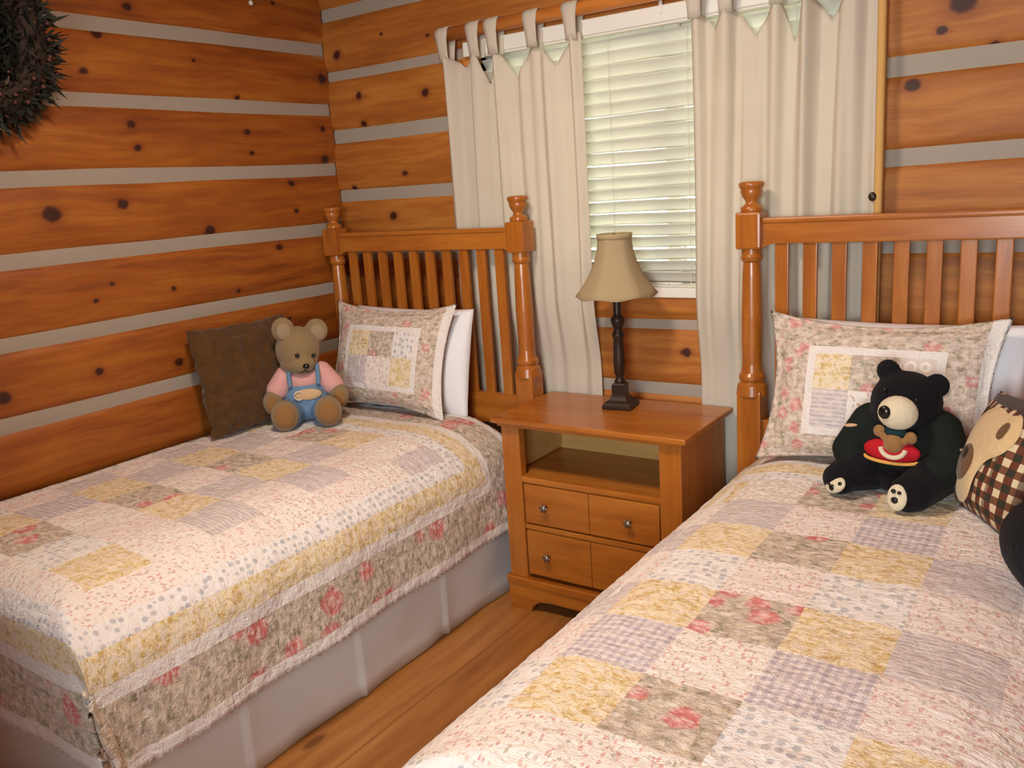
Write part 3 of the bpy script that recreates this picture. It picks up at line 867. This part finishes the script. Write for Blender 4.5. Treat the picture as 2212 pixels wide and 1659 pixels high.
limb(bm, (-.07, -.04, .055), (-.112, -.100, .048), .058, .046); ell(bm, (-.118, -.122, .042), (.044, .034, .042))
limb(bm, (.08, -.03, .06), (.075, -.135, .050), .062, .050); ell(bm, (.065, -.150, .048), (.044, .034, .048))
blob('body', bm, M_blk, bb, .006, 3)
obj('muzzle', ell(BM(), hb(.018, -.082, .004), (.048, .036, .043)), M_cream, bb, True)
obj('nose', ell(BM(), hb(.000, -.116, .012), (.015, .009, .017)), M_black, bb, True)
for sx in (-1, 1): obj('eye', ell(BM(), hb(sx*.040+.01, -.066, .046), (.005, .004, .005)), M_black, bb, True)
p1 = obj('foot_pad', ell(BM(), (-.116, -.150, .034), (.034, .012, .022), (math.radians(-25), math.radians(-22), math.radians(-20))), M_cream, bb, True)
p2 = obj('foot_pad', ell(BM(), (.050, -.180, .044), (.025, .010, .033), (math.radians(-8), 0, math.radians(-10))), M_cream, bb, True)
for par, pts in ((p1, ((-.119, -.163, .030, .009), (-.098, -.164, .044, .006), (-.131, -.158, .038, .005))), (p2, ((.048, -.1905, .040, .009), (.044, -.189, .062, .006), (.058, -.189, .060, .005)))):
    for x, y, z, r in pts: obj('toe_mark', ell(BM(), (x, y, z), (r, .004, r), sub=2), M_black, par, True)
bm = BM(); ell(bm, (0, .0, .115), (.104, .092, .095))
for sx in (-1, 1):
    limb(bm, (sx*.085, -.005, .172), (sx*.126, -.034, .098), .054, .050); limb(bm, (sx*.126, -.034, .098), (sx*.098, -.066, .086), .050, .046)
jk = blob('jacket', bm, M_green, bb, .006, 3)
for px, py, pz, rz_, ry_ in ((-.122, -.048, .168, -.5, -.25), (.160, -.034, .140, .9, .3)):
    st = obj('sleeve_stripe', ell(BM(), (px, py, pz), (.024, .012, .0055), (0, ry_, rz_)), M_patch, jk, True); st['label'] = 'tan stripe'
EX, EZ = .014, .030
obj('red_shirt', ell(BM(), (-.014+EX, -.090, .100+EZ), (.070, .026, .031)), M_red, bb, True)
obj('gold_hem', tube(BM(), [(-.014+EX+.066*math.cos(a), -.092-.022*math.sin(a), .081+EZ-.006*math.sin(a)) for a in [math.radians(x) for x in range(10, 171, 16)]], .0045, 8), M_gold, bb)
obj('small_bear_face', (lambda b: (ell(b, (-.004+EX, -.108, .124+EZ), (.024, .014, .026)), ell(b, (-.042+EX, -.100, .150+EZ), (.015, .008, .016)), ell(b, (.034+EX, -.100, .143+EZ), (.015, .008, .016)), ell(b, (-.026+EX, -.104, .137+EZ), (.019, .008, .010), (0, .6, 0)), ell(b, (.019+EX, -.104, .132+EZ), (.019, .008, .010), (0, -.6, 0)), b)[-1])(BM()), M_pad, bb, True)
obj('white_collar', tube(BM(), [(-.002+EX+.030*math.cos(a), -.114-.006*math.sin(-a), .116+EZ+.024*math.sin(a)) for a in [math.radians(x) for x in range(185, 356, 17)]], .006, 8), M_cream, bb)
obj('cap', ell(BM(), (-.004+EX, -.096, .153+EZ), (.028, .018, .015)), M_teal, bb, True)

# ------------------------------------------------------------------ nightstand
ns = thing('nightstand', 'orange pine nightstand with open shelf and two drawers between the beds', 'nightstand', (1.425, -.235, 0))
def NX(x): return x-1.425
def NY(y): return y+.235
NXL, NXR, NYF, NYB = NX(1.088), NX(1.762), NY(-.418), NY(-.052)
bm = BM(); box(bm, NX(1.0625), NX(1.788), NY(-.445), NY(-.035), .703, .722, .006, seg=3); box(bm, NXL-.008, NXR+.008, NYF-.012, NYB, .690, .704, .004)
obj('top', bm, M_furn_h, ns)
obj('side_panel', box(BM(), NXL, NXL+.022, NYF+.03, NYB, .10, .69, .002), M_furn_side, ns)
obj('side_panel', box(BM(), NXR-.022, NXR, NYF+.03, NYB, .10, .69, .002), M_furn_side, ns)
for x0, x1 in ((NXL, NXL+.074), (NXR-.074, NXR)): obj('front_stile', box(BM(), x0, x1, NYF, NYF+.035, .10, .69, .004), M_furn_v, ns)
obj('back_panel', box(BM(), NXL+.022, NXR-.022, NYB-.012, NYB, .12, .69), M_inner, ns)
obj('lit_side_sheet', box(BM(), NXL+.022, NXL+.028, NYF+.036, NYB-.013, .515, .689), M_inner, ns)  # pale sheet: light falling from the right is put into its colour
obj('shelf', box(BM(), NXL+.023, NXR-.023, NYF+.002, NYB-.013, .490, .510, .003), M_furn_h, ns)
obj('rail', box(BM(), NXL+.074, NXR-.074, NYF+.004, NYF+.03, .316, .334, .003), M_furn_h, ns)
for z0, z1 in ((.338, .486), (.142, .312)):
    bm = BM(); a0, a1 = NXL+.077, NXR-.077; mid = (a0+a1)/2
    box(bm, a0, a1, NYF+.012, NYF+.10, z0, z1, .003)
    for p0, p1 in ((a0+.002, mid-.0008), (mid+.0008, a1-.002)):
        q = box(bm, p0, p1, NYF+.002, NYF+.014, z0+.002, z1-.002, .004)
    dr = obj('drawer', bm, M_furn_h, ns)
    for kx in (NX(1.256), NX(1.579)):
        zc = (z0+z1)/2
        bm = BM(); lathe(bm, [(.005, 0), (.005, .012), (.011, .016), (.013, .022), (.008, .027), (.001, .028)], 14)
        for q in range(6): tube(bm, [(0, 0, .02), (.017*math.cos(q*PI/3), .017*math.sin(q*PI/3), .022)], [.006, .002], 6)
        bmesh.ops.transform(bm, matrix=Matrix.Translation((kx, NYF+.003, zc)) @ Matrix.Rotation(PI/2, 4, 'X'), verts=bm.verts)
        obj('knob', bm, M_pewter, dr, True)
bm = BM(); box(bm, NXL-.012, NXR+.012, NYF-.014, NYB, .098, .128, .006, seg=3)
obj('base_molding', bm, M_furn_h, ns)
# plinth with bracket feet
bm = BM(); F = NYF-.008
prof = [(NXL-.006, 0), (NXL+.085, 0), (NXL+.095, .025), (NXL+.125, .045), (NXL+.17, .05)]
prof = prof+[(NXL+NXR-x, z) for x, z in prof[::-1]]
fr = [bm.verts.new((x, F, z)) for x, z in prof]; bk = [bm.verts.new((x, F+.025, z)) for x, z in prof]
ft = [bm.verts.new((x, F, .10)) for x, z in prof]; bt = [bm.verts.new((x, F+.025, .10)) for x, z in prof]
for i in range(len(prof)-1):
    bm.faces.new((fr[i], fr[i+1], ft[i+1], ft[i])); bm.faces.new((bk[i+1], bk[i], bt[i], bt[i+1])); bm.faces.new((fr[i+1], fr[i], bk[i], bk[i+1])); bm.faces.new((ft[i], ft[i+1], bt[i+1], bt[i]))
bm.faces.new((fr[0], ft[0], bt[0], bk[0])); bm.faces.new((fr[-1], bk[-1], bt[-1], ft[-1]))
box(bm, NXL-.006, NXL+.02, F+.024, NYB, 0, .10, .002); box(bm, NXR-.02, NXR+.006, F+.024, NYB, 0, .10, .002)
bmesh.ops.recalc_face_normals(bm, faces=bm.faces)
obj('plinth', bm, M_furn_h, ns)

# ------------------------------------------------------------------ table lamp
tl = thing('table_lamp', 'dark candlestick lamp with a beige bell shade on the nightstand', 'lamp', (1.426, -.158, .7225), math.radians(8))
bm = BM(); box(bm, -.052, .052, -.052, .052, 0, .014, .004)
N4 = [(.050, .014), (.046, .022), (.034, .030), (.026, .040), (.023, .048)]
def sq_ring(r, z): return [bm.verts.new((sx*r, sy*r, z)) for sx, sy in ((-1, -1), (1, -1), (1, 1), (-1, 1))]
pv = None
for r, z in N4+[(.023, .082), (.018, .088)]:
    q = sq_ring(r, z)
    if pv:
        for a in range(4): bm.faces.new((pv[a], pv[(a+1) % 4], q[(a+1) % 4], q[a]))
    pv = q
bm.faces.new(pv); bmesh.ops.recalc_face_normals(bm, faces=bm.faces)
obj('base', bm, M_bronze, tl)
bm = BM()
lathe(bm, [(.016, .086), (.020, .094), (.014, .102), (.013, .110), (.0185, .122), (.020, .16), (.019, .21), (.017, .245), (.021, .252), (.021, .262), (.016, .268), (.014, .278), (.020, .290), (.024, .305), (.024, .315), (.017, .322), (.0135, .33), (.0135, .40), (.010, .43)], 20)
obj('stem', bm, M_bronze, tl, True)
bm = BM(); n = 6; prev = None
for k in range(13):
    f = k/12; z = .392+.208*f
    r = .057+.084*(1-f)**2.1 if f < .93 else .057
    row = []
    for i in range(n*6):
        a = 2*PI*i/(n*6)+math.radians(20); seg = (a-math.radians(20)) % (2*PI/n)-PI/n
        rr = r*(.94+.06*(math.cos(PI/n)/math.cos(seg)-math.cos(PI/n))/(1-math.cos(PI/n)))
        row.append(bm.verts.new((rr*math.cos(a), rr*math.sin(a), z-.004*math.cos(seg*n)*(1-f))))
    if prev:
        for i in range(len(row)): bm.faces.new((prev[i], prev[(i+1) % len(row)], row[(i+1) % len(row)], row[i])).smooth = True
    prev = row
sh = obj('lamp_shade', bm, M_shade, tl)
s = sh.modifiers.new('thickness', 'SOLIDIFY'); s.thickness = .002; s.offset = -1
bm = BM(); lathe(bm, [(.0585, .586), (.0605, .588), (.0605, .600), (.0585, .602)], 36, cap=False)
obj('collar', bm, M_shade, sh, True)
obj('bulb', ell(BM(), (0, 0, .47), (.026, .026, .038)), M_paint, tl, True)
bm = BM(); lathe(bm, [(.001, .590), (.005, .592), (.005, .600), (.001, .602)], 12)
for a in (0, 2.09, 4.19): tube(bm, [(0, 0, .596), (.056*math.cos(a), .056*math.sin(a), .594)], .0015, 6)
obj('harp_ring', bm, M_bronze, tl)

# ------------------------------------------------------------------ wreath on the left wall
wr = thing('wreath', 'dark evergreen wreath on the left log wall, cut off by the frame', 'wreath', (.066, -1.470, 2.02))
obj('ring', (lambda b: (tube(b, [(0, .18*math.cos(2*PI*i/48), .18*math.sin(2*PI*i/48)) for i in range(49)], .055, 12), b)[-1])(BM()), M_twig, wr, True)
bm = BM()
for i in range(5200):
    a = rnd.uniform(0, 2*PI); R = .18; q = rnd.uniform(0, 2*PI); tr = .075*math.sqrt(rnd.random())
    rad = Vector((0, math.cos(a), math.sin(a))); tan = Vector((0, -math.sin(a), math.cos(a)))
    p = rad*(R+tr*math.cos(q))+Vector((1, 0, 0))*(tr*math.sin(q)*.7)
    d = (rad*math.cos(q)+Vector((1, 0, 0))*math.sin(q)*.8+tan*rnd.uniform(-.9, .9)+Vector((rnd.uniform(-.4, .4), rnd.uniform(-.4, .4), rnd.uniform(-.4, .4)))).normalized()
    L = rnd.uniform(.028, .055) if i % 12 else rnd.uniform(.06, .09); w = rnd.uniform(.003, .0065)
    if (p+d*L).x < -.06: d.x = abs(d.x)
    sd = d.cross(Vector((rnd.uniform(-1, 1), rnd.uniform(-1, 1), rnd.uniform(-1, 1)))).normalized()*w
    v = [bm.verts.new(c) for c in (p, p+d*L*.5+sd, p+d*L, p+d*L*.5-sd)]
    bm.faces.new(v)
obj('foliage', bm, M_needle, wr)
bm = BM()
for i in range(70):
    a = rnd.uniform(0, 2*PI); q = rnd.uniform(.2, 2.9)
    rad = Vector((0, math.cos(a), math.sin(a))); rr = rnd.uniform(.06, .09)
    ell(bm, rad*(.18+rr*math.cos(q))+Vector((1, 0, 0))*rr*math.sin(q)*.8, (.008,)*3, sub=1)
o = obj('berries', bm, M_berry, wr, True); o['kind'] = 'stuff'
bm = BM()
for i in range(34):
    a = rnd.uniform(0, 2*PI); q = rnd.uniform(.3, 2.8); rad = Vector((0, math.cos(a), math.sin(a))); rr = rnd.uniform(.07, .1)
    p = rad*(.18+rr*math.cos(q))+Vector((1, 0, 0))*rr*math.sin(q)*.8
    d = Vector((rnd.uniform(0, 1), rnd.uniform(-1, 1), rnd.uniform(-1, 1))).normalized()*.018; e = d.cross(Vector((1, .3, .2))).normalized()*.007
    bm.faces.new([bm.verts.new(c) for c in (p-d, p+e, p+d, p-e)])
o = obj('pale_sprigs', bm, M_pale, wr); o['kind'] = 'stuff'
# white bead added for a bright dot of unknown source
bm = BM(); ell(bm, (0, 0, 0), (.007, .010, .010)); tube(bm, [(-.02, 0, 0), (0, 0, 0)], .003, 8)
tag(obj('wall_glint', bm, M_paint, None, True, (.012, -.37, 2.254)), 'small white bead added as a bright glint high on the left log wall near the corner', 'wall_glint')

# ------------------------------------------------------------------ light, sky, camera
w = bpy.data.worlds.new('daylight'); C.world = w; w.use_nodes = True
nt = w.node_tree; bg = nt.nodes['Background']
tc = nt.nodes.new('ShaderNodeTexCoord'); sp = nt.nodes.new('ShaderNodeSeparateXYZ'); nt.links.new(tc.outputs['Generated'], sp.inputs[0])
cr_ = nt.nodes.new('ShaderNodeValToRGB'); nt.links.new(sp.outputs[2], cr_.inputs[0])
cr_.color_ramp.elements[0].position = 0.0; cr_.color_ramp.elements[0].color = (.78, .82, .66, 1)
cr_.color_ramp.elements[1].position = .35; cr_.color_ramp.elements[1].color = (.9, 1, .95, 1)
nt.links.new(cr_.outputs[0], bg.inputs[0]); bg.inputs[1].default_value = 8.0

def area(name, loc, size, power, col, rot=(0, 0, 0), shape='DISK'):
    l = bpy.data.lights.new(name, 'AREA'); l.shape = shape; l.size = size; l.energy = power; l.color = col
    o = bpy.data.objects.new(name, l); o.location = loc; o.rotation_euler = rot; link(o); return o
area('ceiling_lamp', (1.5, -1.5, 2.5), .34, 34, (1, .83, .67))
area('front_fill', (2.95, YF-.12, 1.52), 1.1, 90, (.84, .93, 1), (math.radians(90), 0, 0), 'SQUARE')  # cool fill light added behind the camera, outside the made-up opening

cam = bpy.data.cameras.new('camera'); co_ = bpy.data.objects.new('camera', cam); link(co_)
R = ((.82441, .562088, -.06637), (-.072614, .221333, .972491), (-.561316, .796912, -.223285))
M = Matrix(((R[0][0], R[1][0], -R[2][0], 2.792669), (R[0][1], R[1][1], -R[2][1], -2.752), (R[0][2], R[1][2], -R[2][2], 1.496837), (0, 0, 0, 1)))
co_.matrix_world = M
cam.sensor_width = 36; cam.lens = 1848.249/2212*36; cam.clip_start = .02
C.camera = co_
C.view_settings.view_transform = 'Standard'; C.view_settings.look = 'None'; C.view_settings.gamma = 1; C.view_settings.use_curve_mapping = False
C.view_settings.exposure = 0.0
